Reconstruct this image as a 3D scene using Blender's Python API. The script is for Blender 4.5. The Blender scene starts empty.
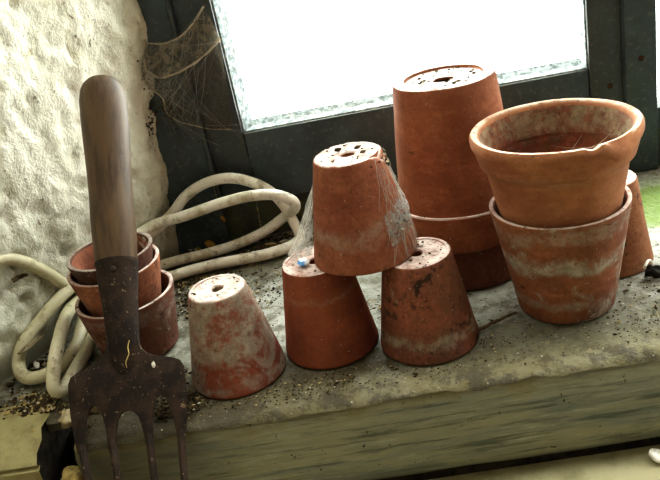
import bpy, bmesh, math, random
from mathutils import Vector, Matrix, noise
random.seed(7)
PI = math.pi
scene = bpy.context.scene
COL = scene.collection

# ------------------------------------------------------------------ helpers
def tag(o, label=None, cat=None, group=None, kind=None):
    if label: o['label'] = label
    if cat: o['category'] = cat
    if group: o['group'] = group
    if kind: o['kind'] = kind
    return o

def empty(name, loc=(0, 0, 0), rot=(0, 0, 0)):
    o = bpy.data.objects.new(name, None)
    o.empty_display_size = .02
    o.location = loc
    o.rotation_euler = rot
    COL.objects.link(o)
    return o

def link(name, bm, mats, parent=None, loc=(0, 0, 0), rot=(0, 0, 0), smooth=35):
    me = bpy.data.meshes.new(name)
    bmesh.ops.recalc_face_normals(bm, faces=bm.faces[:])
    bm.to_mesh(me)
    bm.free()
    if not isinstance(mats, (list, tuple)): mats = [mats]
    for m in mats: me.materials.append(m)
    if smooth:
        for p in me.polygons: p.use_smooth = True
        me.set_sharp_from_angle(angle=math.radians(smooth))
    o = bpy.data.objects.new(name, me)
    COL.objects.link(o)
    o.parent = parent
    o.location = loc
    o.rotation_euler = rot
    return o

def lathe(bm, prof, segs=72, closed=True, fn=None, mat=0, matfn=None):
    """prof: list of (r, z); fn(angle, r, z) -> (r, z)"""
    rings = []
    for i in range(segs):
        a = 2*PI*i/segs
        ring = []
        for r, z in prof:
            rr, zz = fn(a, r, z) if fn else (r, z)
            ring.append(bm.verts.new((rr*math.cos(a), rr*math.sin(a), zz)))
        rings.append(ring)
    n = len(prof)
    for i in range(segs):
        A, B = rings[i], rings[(i+1) % segs]
        for k in range(n if closed else n-1):
            k2 = (k+1) % n
            f = bm.faces.new((A[k], B[k], B[k2], A[k2]))
            f.material_index = matfn(k) if matfn else mat

def wobble(bm, amp, freq, seed=0):
    off = Vector((seed*3.1, seed*1.7, seed*.9))
    for v in bm.verts:
        v.co += noise.noise_vector(v.co*freq + off)*amp

def tube(bm, pts, rad, sides=8, mat=0, caps=True):
    """sweep; rad a number or list"""
    pts = [Vector(p) for p in pts]
    n = len(pts)
    R = rad if isinstance(rad, (list, tuple)) else [rad]*n
    T = []
    for i in range(n):
        t = pts[min(i+1, n-1)] - pts[max(i-1, 0)]
        T.append(t.normalized() if t.length > 1e-9 else Vector((0, 0, 1)))
    up = Vector((0, 0, 1)) if abs(T[0].z) < .9 else Vector((1, 0, 0))
    N = T[0].cross(up).normalized()
    rings = []
    for i in range(n):
        N = (N - T[i]*N.dot(T[i]))
        N = N.normalized() if N.length > 1e-6 else T[i].orthogonal().normalized()
        B = T[i].cross(N)
        rings.append([bm.verts.new(pts[i] + (N*math.cos(2*PI*k/sides) + B*math.sin(2*PI*k/sides))*R[i]) for k in range(sides)])
    for i in range(n-1):
        for k in range(sides):
            f = bm.faces.new((rings[i][k], rings[i][(k+1) % sides], rings[i+1][(k+1) % sides], rings[i+1][k]))
            f.material_index = mat
    if caps:
        for r in (rings[0], rings[-1]):
            f = bm.faces.new(r); f.material_index = mat

def spline(P, n=12):
    P = [Vector(p) for p in P]
    out = []
    for i in range(len(P)-1):
        p0 = P[max(i-1, 0)]; p1 = P[i]; p2 = P[i+1]; p3 = P[min(i+2, len(P)-1)]
        d1 = max((p1-p0).length, 1e-5)**.5; d2 = max((p2-p1).length, 1e-5)**.5; d3 = max((p3-p2).length, 1e-5)**.5
        m1 = (p2-p1) if i == 0 else ((p1-p0)/d1 - (p2-p0)/(d1+d2) + (p2-p1)/d2)*d2
        m2 = (p2-p1) if i == len(P)-2 else ((p2-p1)/d2 - (p3-p1)/(d2+d3) + (p3-p2)/d3)*d2
        for k in range(n):
            t = k/n
            out.append(p1*(2*t**3-3*t*t+1) + m1*(t**3-2*t*t+t) + p2*(-2*t**3+3*t*t) + m2*(t**3-t*t))
    out.append(P[-1])
    return out

def box(bm, x0, x1, y0, y1, z0, z1, bev=0, mat=0):
    vs = [bm.verts.new((x, y, z)) for x in (x0, x1) for y in (y0, y1) for z in (z0, z1)]
    fs = []
    for q in ((0, 1, 3, 2), (4, 6, 7, 5), (0, 4, 5, 1), (2, 3, 7, 6), (0, 2, 6, 4), (1, 5, 7, 3)):
        f = bm.faces.new([vs[i] for i in q]); f.material_index = mat; fs.append(f)
    if bev:
        es = list({e for f in fs for e in f.edges})
        bmesh.ops.bevel(bm, geom=es, offset=bev, segments=2, profile=.5, affect='EDGES')

_ICO = {}
def _ico(sub):
    if sub not in _ICO:
        b = bmesh.new(); bmesh.ops.create_icosphere(b, subdivisions=sub, radius=1); b.verts.index_update()
        _ICO[sub] = ([v.co.copy() for v in b.verts], [[v.index for v in f.verts] for f in b.faces]); b.free()
    return _ICO[sub]

def lump(bm, c, r, sq=(1, 1, 1), sub=1, seed=0, amp=.3, mat=0):
    vs, fs = _ico(sub)
    off = Vector((seed*2.3, seed, seed*.7)); c = Vector(c); vv = []
    for co in vs:
        d = (1 + amp*noise.noise(co*1.3 + off))*r
        vv.append(bm.verts.new((c.x+co.x*sq[0]*d, c.y+co.y*sq[1]*d, c.z+co.z*sq[2]*d)))
    for f in fs:
        bm.faces.new([vv[k] for k in f]).material_index = mat

# ------------------------------------------------------------------ node materials
class NT:
    def __init__(s, name, rough=.8, spec=.3):
        s.m = bpy.data.materials.new(name); s.m.use_nodes = True
        s.t = s.m.node_tree; s.t.nodes.clear()
        s.out = s.n('ShaderNodeOutputMaterial')
        s.b = s.n('ShaderNodeBsdfPrincipled')
        s.b.inputs['Roughness'].default_value = rough
        s.b.inputs['Specular IOR Level'].default_value = spec
        s.l(s.b.outputs[0], s.out.inputs[0])
        s.tc = s.n('ShaderNodeTexCoord')
        s.co = s.tc.outputs['Object']
    def n(s, t): return s.t.nodes.new(t)
    def l(s, a, b): s.t.links.new(a, b)
    def put(s, sock, v):
        if isinstance(v, bpy.types.NodeSocket): s.l(v, sock)
        elif isinstance(v, (tuple, list)): sock.default_value = (*v, 1) if len(v) == 3 and len(sock.default_value) == 4 else v
        else: sock.default_value = v
    def map(s, scale=(1, 1, 1), rot=(0, 0, 0), loc=(0, 0, 0)):
        m = s.n('ShaderNodeMapping'); s.l(s.co, m.inputs[0])
        m.inputs['Scale'].default_value = scale; m.inputs['Rotation'].default_value = rot; m.inputs['Location'].default_value = loc
        return m.outputs[0]
    def noise(s, scale, detail=4, rough=.55, vec=None, dist=0, off=0):
        x = s.n('ShaderNodeTexNoise')
        x.inputs['Scale'].default_value = scale; x.inputs['Detail'].default_value = detail
        x.inputs['Roughness'].default_value = rough; x.inputs['Distortion'].default_value = dist
        v = vec or s.co
        if off:
            a = s.n('ShaderNodeVectorMath'); a.operation = 'ADD'; s.l(v, a.inputs[0]); a.inputs[1].default_value = (off*1.37, off*.71, off*2.3); v = a.outputs[0]
        s.l(v, x.inputs['Vector'])
        return x.outputs['Fac']
    def voro(s, scale, vec=None):
        x = s.n('ShaderNodeTexVoronoi'); x.inputs['Scale'].default_value = scale
        s.l(vec or s.co, x.inputs['Vector']); return x.outputs['Distance']
    def step(s, f, a, b, lo=0., hi=1.):
        r = s.n('ShaderNodeMapRange'); r.interpolation_type = 'SMOOTHSTEP'; r.clamp = True
        s.put(r.inputs['Value'], f)
        r.inputs['From Min'].default_value = a; r.inputs['From Max'].default_value = b
        r.inputs['To Min'].default_value = lo; r.inputs['To Max'].default_value = hi
        return r.outputs[0]
    def math(s, op, a, b=0.):
        m = s.n('ShaderNodeMath'); m.operation = op; m.use_clamp = False
        s.put(m.inputs[0], a); s.put(m.inputs[1], b); return m.outputs[0]
    def mul(s, a, b): return s.math('MULTIPLY', a, b)
    def add(s, a, b): return s.math('ADD', a, b)
    def mix(s, f, a, b):
        m = s.n('ShaderNodeMix'); m.data_type = 'RGBA'; m.clamp_factor = True
        s.put(m.inputs[0], f); s.put(m.inputs[6], a); s.put(m.inputs[7], b); return m.outputs[2]
    def sep(s, v=None):
        x = s.n('ShaderNodeSeparateXYZ'); s.l(v or s.co, x.inputs[0]); return x.outputs
    def up(s):
        g = s.n('ShaderNodeNewGeometry'); return s.sep(g.outputs['Normal'])[2]
    def dist(s, p):
        d = s.n('ShaderNodeVectorMath'); d.operation = 'DISTANCE'; s.l(s.co, d.inputs[0]); d.inputs[1].default_value = p; return d.outputs['Value']
    def bump(s, h, strength=.4, d=.002):
        b = s.n('ShaderNodeBump'); b.inputs['Strength'].default_value = strength; b.inputs['Distance'].default_value = d
        s.l(h, b.inputs['Height']); s.l(b.outputs[0], s.b.inputs['Normal'])
    def col(s, c): s.put(s.b.inputs['Base Color'], c); return s.m

def terracotta(name, c1=(.40, .115, .05), c2=(.20, .050, .026), pale=(.50, .40, .32), pale_amt=.25, dirt=.35,
               dust=.9, bands=(), seed=0, moss=0., streak=.3, dustcol=(.68, .56, .50), grime=(.030, .022, .016), tone=.95, grain=1.):
    s = NT(name, .85, .2)
    ds = (.93, 1.08, 1.16)
    c1 = tuple(k*tone*d for k, d in zip(c1, ds)); c2 = tuple(k*tone*d for k, d in zip(c2, ds))
    zz = s.sep()[2]
    big = s.noise(24, 6, .66, dist=.3, off=seed+1)
    st = s.noise(34, 4, .6, vec=s.map((.6, .6, 2.4)), off=seed+2)
    fine = s.noise(260, 5, .7, off=seed+12)
    c = s.mix(s.step(big, .34, .66), c1, c2)
    c = s.mix(s.mul(s.step(st, .50, .72), streak), c, tuple(min(1, k*1.4) for k in c1))
    c = s.mix(s.step(fine, .36, .66, .0, .42*grain), c, tuple(k*.5 for k in c2))
    # brownish weathering film in clouds
    cl = s.step(s.noise(17, 6, .7, dist=.5, off=seed+13), .46, .68)
    c = s.mix(s.mul(cl, (.12+.5*dirt)*grain), c, (.115, .066, .036))
    if moss:
        mo = s.step(s.noise(34, 5, .7, off=seed+9), .62-.25*moss, .80-.2*moss)
        c = s.mix(s.mul(mo, .85), c, (.07, .062, .030))
    # lime bloom, grainy at its borders
    pn = s.add(s.noise(38, 8, .72, dist=.6, off=seed+3), s.mul(s.add(fine, -.5), .10))
    pf = s.step(pn, .72-.42*pale_amt, .80-.34*pale_amt)
    if bands:
        bw = s.add(zz, s.mul(s.add(s.noise(22, 6, .75, off=seed+4), -.5), .034))
        tot = None
        for z0, z1, k in bands:
            w = s.mul(s.mul(s.step(bw, z0-.003, z0+.004), s.step(bw, z1-.004, z1+.003, 1, 0)), k)
            tot = w if tot is None else s.math('MAXIMUM', tot, w)
        brk = s.step(s.noise(75, 8, .78, off=seed+5), .38, .56)
        pf = s.math('MAXIMUM', s.mul(pf, .8), s.mul(tot, s.add(s.mul(brk, .88), .10)))
    palev = s.mix(s.step(s.noise(120, 5, .7, off=seed+14), .35, .65), pale, tuple(k*.62 for k in pale))
    c = s.mix(s.mul(pf, .88), c, palev)
    # black specks and grime
    sp = s.step(s.noise(120, 5, .65, off=seed+6), .64-.1*dirt, .74-.1*dirt)
    sp2 = s.step(s.noise(320, 3, .6, off=seed+15), .66-.05*dirt, .72-.05*dirt)
    patch = s.step(s.noise(26, 4, .6, off=seed+7), .45, .62)
    c = s.mix(s.mul(s.mul(sp, s.add(s.mul(patch, .85), .08)), min(1., .45+dirt)), c, grime)
    c = s.mix(s.mul(sp2, .5*grain), c, grime)
    # pale dust settled on up-facing clay
    dn = s.step(s.noise(85, 6, .7, off=seed+8), .22, .62)
    upf = s.step(s.up(), .55, .92)
    c = s.mix(s.mul(s.mul(upf, dn), dust), c, dustcol)
    cn = s.noise(230, 4, .7, off=seed+11)
    c = s.mix(s.mul(upf, s.step(cn, .56, .66, 0, .85)), c, (.075, .045, .030))
    lf = s.step(s.noise(520, 2, .5, off=seed+16), .70, .76)
    c = s.mix(s.mul(lf, .7), c, (.52, .44, .34))
    h = s.add(s.add(s.mul(s.noise(120, 6, .65, off=seed), .6), s.mul(st, .35)), s.mul(fine, .35))
    s.bump(h, .5*grain, .0016)
    return s.col(c)

# ------------------------------------------------------------------ camera (standing in the shed looking down at the sill)
pitch, roll, yaw = math.radians(24.6446), math.radians(11.7805), math.radians(4.5)
F = Vector((0, math.cos(pitch), -math.sin(pitch))); U = Vector((0, math.sin(pitch), math.cos(pitch))); R = Vector((1, 0, 0))
Xc = R*math.cos(roll) - U*math.sin(roll); Yc = U*math.cos(roll) + R*math.sin(roll)
Mr = Matrix((Xc, Yc, -F)).transposed()
cam = bpy.data.cameras.new('camera'); cam_o = bpy.data.objects.new('camera', cam); COL.objects.link(cam_o)
cam.sensor_width = 36; cam.sensor_fit = 'HORIZONTAL'; cam.lens = 787.77/660*36; cam.clip_start = .01
cam_o.matrix_world = Matrix.Translation((0, 0, .35)) @ (Matrix.Rotation(yaw, 3, 'Z') @ Mr).to_4x4()
scene.camera = cam_o

# ------------------------------------------------------------------ light: overcast sky beyond the window, dim warm shed behind the viewer
w = bpy.data.worlds.new('overcast_sky'); scene.world = w; w.use_nodes = True
nt = w.node_tree; nt.nodes.clear()
o_ = nt.nodes.new('ShaderNodeOutputWorld'); bg = nt.nodes.new('ShaderNodeBackground')
tc = nt.nodes.new('ShaderNodeTexCoord'); sx = nt.nodes.new('ShaderNodeSeparateXYZ')
mr = nt.nodes.new('ShaderNodeMapRange'); mr.interpolation_type = 'SMOOTHSTEP'
mr.inputs['From Min'].default_value = -.05; mr.inputs['From Max'].default_value = .12
mx = nt.nodes.new('ShaderNodeMix'); mx.data_type = 'RGBA'
mx.inputs[6].default_value = (.27, .245, .175, 1)
mx.inputs[7].default_value = (16.0, 16.6, 16.0, 1)
nt.links.new(tc.outputs['Generated'], sx.inputs[0]); nt.links.new(sx.outputs[1], mr.inputs[0]); nt.links.new(mr.outputs[0], mx.inputs[0])
nt.links.new(mx.outputs[2], bg.inputs[0]); nt.links.new(bg.outputs[0], o_.inputs[0])
bg.inputs[1].default_value = 1.0

def area(name, loc, target, size, energy, color):
    l = bpy.data.lights.new(name, 'AREA'); l.size = size; l.energy = energy; l.color = color
    o = bpy.data.objects.new(name, l); COL.objects.link(o); o.location = loc
    o.rotation_euler = (Vector(target)-Vector(loc)).to_track_quat('-Z', 'Y').to_euler(); return o
area('added_fill_light', (-.55, -.9, .95), (-.05, .55, .03), .6, 2.3, (1, .92, .74))  # added fill lamp, unseen behind the camera, lifts the shaded fronts

scene.view_settings.view_transform = 'Standard'
scene.view_settings.look = 'Medium High Contrast'
scene.view_settings.exposure = 0.0

# ------------------------------------------------------------------ materials
def mat_wall():
    s = NT('limewashed_plaster', .85, .25)
    z = s.sep()[2]
    n1 = s.noise(9, 6, .65); n2 = s.noise(38, 7, .7, dist=.5); n3 = s.noise(150, 5, .65); n4 = s.noise(75, 6, .7, off=5)
    c = s.mix(s.step(n1, .35, .65), (.86, .82, .70), (.74, .71, .56))
    c = s.mix(s.mul(s.step(n2, .54, .70), .55), c, (.46, .39, .21))
    c = s.mix(s.mul(s.step(n4, .58, .70), .45), c, (.40, .33, .17))
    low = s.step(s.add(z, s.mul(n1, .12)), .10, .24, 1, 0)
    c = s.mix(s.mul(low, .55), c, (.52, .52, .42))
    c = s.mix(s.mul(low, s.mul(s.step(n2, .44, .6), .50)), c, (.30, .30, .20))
    sp = s.mul(s.step(n3, .62, .69), s.step(s.noise(14, 3, .6, off=3), .42, .58))
    c = s.mix(s.mul(sp, .9), c, (.12, .07, .03))
    st = s.mul(s.step(n4, .50, .60), s.step(s.noise(20, 4, .7, off=8), .58, .68))
    c = s.mix(s.mul(st, .75), c, (.22, .13, .045))
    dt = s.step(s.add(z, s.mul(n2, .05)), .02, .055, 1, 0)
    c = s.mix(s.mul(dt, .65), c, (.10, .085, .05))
    s.bump(s.add(s.mul(n2, 1.), s.mul(n3, .6)), .8, .0045)
    return s.col(c)

def mat_paint(name, base=(.039, .050, .052), chips=.7, moss=0.):
    s = NT(name, .42, .45)
    n1 = s.noise(22, 5, .6); n2 = s.noise(90, 5, .7, vec=s.map((1.6, 1, .5))); n3 = s.noise(190, 3, .6)
    c = s.mix(s.step(n1, .35, .7), base, tuple(k*1.8 for k in base))
    c = s.mix(s.mul(s.step(n2, .68, .74), chips), c, (.26, .18, .085))
    c = s.mix(s.mul(s.step(n3, .54, .72), .5), c, (.15, .16, .155))
    c = s.mix(s.mul(s.step(s.noise(14, 7, .75, off=3), .46, .66), .35), c, (.088, .096, .092))
    c = s.mix(s.mul(s.step(s.up(), .4, .9), s.step(n2, .3, .6, .35, .95)), c, (.20, .215, .20))
    if moss: c = s.mix(s.mul(s.step(n1, .42, .6), moss), c, (.10, .115, .035))
    s.put(s.b.inputs['Roughness'], s.step(n1, .3, .7, .34, .7))
    s.bump(s.add(n2, n3), .35, .0015)
    return s.col(c)

def mat_putty():
    s = NT('weathered_putty', .75, .3)
    n = s.noise(160, 5, .7)
    return s.col(s.mix(s.step(n, .4, .62), (.42, .48, .49), (.13, .155, .155)))

def mat_glass():
    s = NT('dusty_window_glass')
    tr = s.n('ShaderNodeBsdfTransparent'); tr.inputs[0].default_value = (.97, .99, .985, 1)
    gl = s.n('ShaderNodeBsdfGlossy'); gl.inputs['Roughness'].default_value = .02
    df = s.n('ShaderNodeBsdfDiffuse'); df.inputs[0].default_value = (.62, .66, .64, 1)
    m1 = s.n('ShaderNodeMixShader'); m1.inputs[0].default_value = .05
    s.l(tr.outputs[0], m1.inputs[1]); s.l(gl.outputs[0], m1.inputs[2])
    m2 = s.n('ShaderNodeMixShader'); s.l(m1.outputs[0], m2.inputs[1]); s.l(df.outputs[0], m2.inputs[2])
    x, y, z = s.sep()
    nz = s.noise(60, 5, .7)
    edge = s.step(s.add(z, s.mul(nz, .016)), .130, .138, .30, 0)
    s.put(m2.inputs[0], s.add(s.mul(edge, nz), s.mul(s.step(s.noise(240, 2), .76, .79), .4)))
    s.l(m2.outputs[0], s.out.inputs[0]); return s.m

def mat_sill():
    s = NT('dirty_sill_plaster', .5, .45)
    x, y, z = s.sep()
    n1 = s.noise(11, 6, .65, dist=.3); n2 = s.noise(48, 7, .72); n3 = s.noise(170, 5, .7)
    c = s.mix(s.step(n1, .35, .66), (.40, .40, .345), (.17, .165, .115))
    c = s.mix(s.mul(s.step(n2, .46, .62), .75), c, (.095, .080, .045))
    mid = s.step(s.add(y, s.mul(s.add(n1, -.5), .10)), .525, .575, 1, 0)
    c = s.mix(s.mul(mid, s.step(s.noise(20, 6, .7, off=9),   .28, .54, .55, .97)), c, s.mix(s.step(x, -.05, .15), (.062, .047, .020), (.112, .102, .060)))
    # brown dirt in the left back corner and behind the pots
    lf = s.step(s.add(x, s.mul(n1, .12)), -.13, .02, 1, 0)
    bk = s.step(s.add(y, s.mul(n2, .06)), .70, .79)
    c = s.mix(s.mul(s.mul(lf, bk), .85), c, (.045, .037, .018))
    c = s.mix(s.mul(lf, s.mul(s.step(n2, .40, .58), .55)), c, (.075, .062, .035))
    # ochre, scraped edge toward the front
    fr = s.step(s.add(y, s.mul(s.add(n2, -.5), .05)), .482, .525, 1, 0)
    c = s.mix(s.mul(fr, .60), c, s.mix(s.step(x, -.25, .0), (.085, .068, .032), (.21, .18, .085)))
    c = s.mix(s.mul(fr, s.mul(s.step(s.noise(30, 6, .75, off=4), .46, .58), .85)), c, (.055, .044, .024))
    # bleached strip and moss at the right under the window
    bl = s.mul(s.step(x, .17, .26), s.step(y, .55, .62))
    c = s.mix(s.mul(bl, .8), c, s.mix(s.step(n3, .35, .6), (.62, .62, .56), (.36, .37, .29)))
    ms = s.step(s.add(s.dist((.275, .712, 0)), s.mul(s.add(n2, -.5), .08)), .040, .066, 1, 0)
    c = s.mix(s.mul(ms, .9), c, s.mix(n3, (.10, .20, .018), (.26, .36, .05)))
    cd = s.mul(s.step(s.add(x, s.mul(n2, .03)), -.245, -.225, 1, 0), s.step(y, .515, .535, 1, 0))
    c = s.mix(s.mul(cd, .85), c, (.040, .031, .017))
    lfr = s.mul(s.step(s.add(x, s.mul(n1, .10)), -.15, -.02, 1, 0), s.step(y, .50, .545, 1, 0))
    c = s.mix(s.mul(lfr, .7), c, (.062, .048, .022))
    c = s.mix(s.step(n3, .585, .66, 0, .9), c, (.035, .028, .018))
    c = s.mix(s.step(s.noise(260, 3, .6, off=7), .68, .74, 0, .7), c, (.58, .55, .44))
    s.put(s.b.inputs['Roughness'], s.add(s.step(n2, .35, .65, .30, .70), s.mul(mid, .25)))
    s.bump(s.add(s.mul(n2, .8), s.mul(n3, .7)), .7, .0035)
    return s.col(c)

def mat_beam():
    s = NT('weathered_painted_board', .8, .25)
    x, y, z = s.sep()
    g = s.noise(26, 7, .68, vec=s.map((.22, 1.5, 2.6), rot=(0, math.radians(-1.5), 0)), dist=.4)
    g2 = s.noise(95, 6, .7, vec=s.map((.10, 1, 1.7)))
    n2 = s.noise(30, 6, .7)
    c = s.mix(s.step(g, .38, .62), (.215, .232, .200), (.320, .308, .215))
    c = s.mix(s.mul(s.step(n2, .50, .68), .5), c, (.34, .30, .165))
    c = s.mix(s.mul(s.step(s.noise(150, 5, .75, vec=s.map((.12, 1, 1.4)), off=8), .52, .66), .6), c, (.42, .42, .34))
    c = s.mix(s.mul(s.mul(s.step(x, .04, .16), s.step(z, -.040, -.012)), s.step(n2, .38, .58, .25, .75)), c, (.40, .41, .35))
    c = s.mix(s.mul(s.step(s.noise(60, 7, .75, vec=s.map((.35, 1, 1.3)), off=6), .50, .66), .5), c, (.14, .155, .135))
    c = s.mix(s.mul(s.step(g2, .50, .64), .75), c, (.075, .088, .076))
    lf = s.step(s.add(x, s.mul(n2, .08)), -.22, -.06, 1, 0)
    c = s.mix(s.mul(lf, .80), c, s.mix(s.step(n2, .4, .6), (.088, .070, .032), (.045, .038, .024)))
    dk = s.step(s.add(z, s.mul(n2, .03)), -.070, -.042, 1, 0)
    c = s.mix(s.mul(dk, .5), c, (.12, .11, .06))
    c = s.mix(s.step(z, -.083, -.074, .97, 0), c, (.012, .010, .008))  # shadow of the gap below, painted onto the lower edge
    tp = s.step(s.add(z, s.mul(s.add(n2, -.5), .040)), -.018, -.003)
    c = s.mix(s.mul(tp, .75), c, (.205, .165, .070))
    c = s.mix(s.step(s.noise(180, 3, .6), .68, .73, 0, .85), c, (.03, .025, .018))
    s.bump(s.add(g, s.mul(g2, .8)), .6, .003)
    return s.col(c)

def mat_simple(name, c1, c2, scale=60, rough=.8, spec=.3, sp=None, lo=.4, hi=.62, bump=.3, metal=0, spth=.66, d=.0015, vscale=(1, 1, 1)):
    s = NT(name, rough, spec)
    n = s.noise(scale, 6, .65, vec=s.map(vscale))
    c = s.mix(s.step(n, lo, hi), c1, c2)
    if sp: c = s.mix(s.step(s.noise(scale*4.5, 3, .6, off=2), spth, spth+.06, 0, .9), c, sp)
    s.b.inputs['Metallic'].default_value = metal
    if bump: s.bump(n, bump, d)
    return s.col(c)

M_wall = mat_wall()
M_paint = mat_paint('dark_green_paint', (.036, .052, .057), .35)
M_paint_dk = mat_paint('blackened_paint', (.032, .040, .041), .45)
M_paint_sill = mat_paint('mossy_dark_board', (.026, .028, .020), .5, .35)
M_putty = mat_putty(); M_glass = mat_glass(); M_sill = mat_sill(); M_beam = mat_beam()
M_cream = mat_simple('cream_gloss_paint', (.285, .25, .115), (.175, .14, .055), 34, .38, .5, (.05, .035, .018), .42, .66, .4, spth=.68)
M_ledge = mat_simple('chalky_cream_ledge', (.34, .305, .175), (.20, .175, .085), 26, .6, .35, (.07, .05, .025), .42, .66, .4, spth=.69)
M_dark = mat_simple('rotten_wood_gap_shade', (.012, .010, .008), (.035, .028, .02), 60, .9, .1)
def mat_hose():
    s = NT('white_rubber', .42, .45)
    x, y, z = s.sep()
    n = s.noise(42, 6, .65)
    base = s.mix(s.step(x, -.315, -.20), (.56, .51, .335), (.82, .79, .70))  # olive toward the left is the shade in the corner, painted in
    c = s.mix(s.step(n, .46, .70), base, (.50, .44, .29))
    c = s.mix(s.mul(s.step(s.noise(60, 6, .75, off=4), .54, .64), .6), c, (.24, .19, .10))
    c = s.mix(s.step(s.noise(190, 3, .6, off=2), .655, .70, 0, .85), c, (.11, .08, .04))
    return s.col(c)
M_hose = mat_hose()
M_steel = mat_simple('rusty_dark_steel', (.040, .023, .014), (.017, .011, .008), 70, .78, .25, (.22, .15, .08), .4, .6, .7, metal=.1, spth=.64)
M_handle = mat_simple('worn_ash_wood', (.098, .056, .024), (.048, .027, .012), 60, .55, .3, (.15, .10, .05), .36, .66, .4, spth=.70, vscale=(2.2, 2.2, .35), d=.001)
M_soil = [mat_simple('dark_soil', (.028, .020, .012), (.055, .04, .022), 200, .95, .1),
          mat_simple('brown_soil', (.10, .07, .035), (.06, .042, .02), 200, .95, .1),
          mat_simple('ochre_grit', (.42, .33, .14), (.30, .22, .09), 200, .9, .2),
          mat_simple('pale_grit', (.58, .54, .42), (.42, .38, .28), 200, .9, .2)]
M_twig = mat_simple('dry_bark', (.11, .070, .035), (.055, .035, .02), 150, .85, .2)
M_leaf = mat_simple('dead_yellow_leaf', (.40, .24, .05), (.24, .13, .03), 120, .7, .3)
M_blade = mat_simple('dead_grey_leaf', (.26, .21, .12), (.12, .095, .05), 120, .75, .3)
M_straw = mat_simple('yellow_straw', (.55, .43, .16), (.42, .3, .1), 150, .7, .3)
M_chip = mat_simple('white_flake', (.80, .78, .70), (.62, .58, .48), 150, .7, .3)
M_stone = mat_simple('tan_pebble', (.36, .29, .17), (.22, .17, .09), 120, .8, .3, (.04, .03, .02), spth=.7)
M_yel = mat_simple('crumbling_ochre_mortar', (.46, .35, .13), (.20, .14, .06), 90, .9, .2)
M_rust = mat_simple('rusty_nail', (.07, .028, .015), (.035, .018, .012), 200, .8, .3)
M_charcoal = mat_simple('black_char', (.010, .009, .009), (.03, .026, .022), 150, .9, .2)

def mat_web(name, col, alpha, scale=120, lo=.35, hi=.65):
    s = NT(name)
    tr = s.n('ShaderNodeBsdfTransparent'); df = s.n('ShaderNodeBsdfDiffuse'); df.inputs[0].default_value = (*col, 1)
    tl = s.n('ShaderNodeBsdfTranslucent'); tl.inputs[0].default_value = (*col, 1)
    ad = s.n('ShaderNodeMixShader'); ad.inputs[0].default_value = .45
    s.l(df.outputs[0], ad.inputs[1]); s.l(tl.outputs[0], ad.inputs[2])
    m = s.n('ShaderNodeMixShader'); s.l(tr.outputs[0], m.inputs[1]); s.l(ad.outputs[0], m.inputs[2])
    s.put(m.inputs[0], s.mul(s.step(s.noise(scale, 6, .7, dist=.8), lo, hi), alpha))
    s.l(m.outputs[0], s.out.inputs[0]); return s.m
M_strand = mat_web('cobweb_silk', (.58, .55, .48), .42, 60, .1, .4)
M_sheet = mat_web('dusty_cobweb_sheet', (.36, .305, .225), .78, 70, .22, .68)
M_thin = mat_web('thin_cobweb_sheet', (.30, .26, .20), .50, 80, .32, .66)
M_edge = mat_web('dusty_cobweb_edge', (.52, .45, .34), .85, 300, .2, .55)
M_veil = mat_web('pale_cobweb_veil', (.66, .65, .62), .50, 150, .15, .75)

# ------------------------------------------------------------------ the setting
def struct(name, bm, m, parent=None, smooth=35, **k):
    o = link(name, bm, m, parent, smooth=smooth, **k)
    if parent is None: o['kind'] = 'structure'
    return o

# left reveal wall: rough limewashed plaster splayed away from the window
wd = Vector((.13, .223, 0)).normalized(); wn = Vector((wd.y, -wd.x, 0))   # wn faces the sill
A = Vector((-.228, .802, 0))
bm = bmesh.new()
NS, NZ = 170, 205
gv = []
for i in range(NS+1):
    t = .05 - .62*i/NS
    col = []
    for k in range(NZ+1):
        z = -.03 + .75*k/NZ
        p = A + wd*t + Vector((0, 0, z))
        pv = Vector((p.x, p.y, p.z*.75))
        h = .0050*noise.noise(pv*16) + .0052*noise.noise(pv*42+Vector((3, 1, 2))) + .0030*noise.noise(pv*95) + .0012*noise.noise(p*200)
        h += .105*max(0, z) + .001
        q = noise.noise(p*60+Vector((9, 9, 9)))
        if q > .36: h -= .005*(q-.36)*3
        fade = min(1, max(.15, (z+.01)/.04))
        col.append(bm.verts.new(p + wn*(h*fade - .002)))
    gv.append(col)
for i in range(NS):
    for k in range(NZ):
        bm.faces.new((gv[i][k], gv[i+1][k], gv[i+1][k+1], gv[i][k+1]))
struct('wall_left', bm, M_wall, smooth=180)

# outer wall with the window opening (above, left, right of it), and below the sill
bm = bmesh.new()
box(bm, -1.6, -.23, .83, 1.0, -1.0, 1.5)
box(bm, .72, 1.6, .83, 1.0, -1.0, 1.5)
box(bm, -.23, .72, .83, 1.0, .62, 1.5)
box(bm, -.23, .72, .83, 1.0, -1.0, -.05)
struct('wall_back', bm, M_wall, smooth=0)
bm = bmesh.new(); box(bm, -.75, .9, .535, .56, -.6, -.035); box(bm, -.262, .6, .4800, .533, -.0893, -.0820)  # second box is an added dark strip standing in for shade in the gap
struct('wall_front', bm, M_dark, smooth=0)

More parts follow.
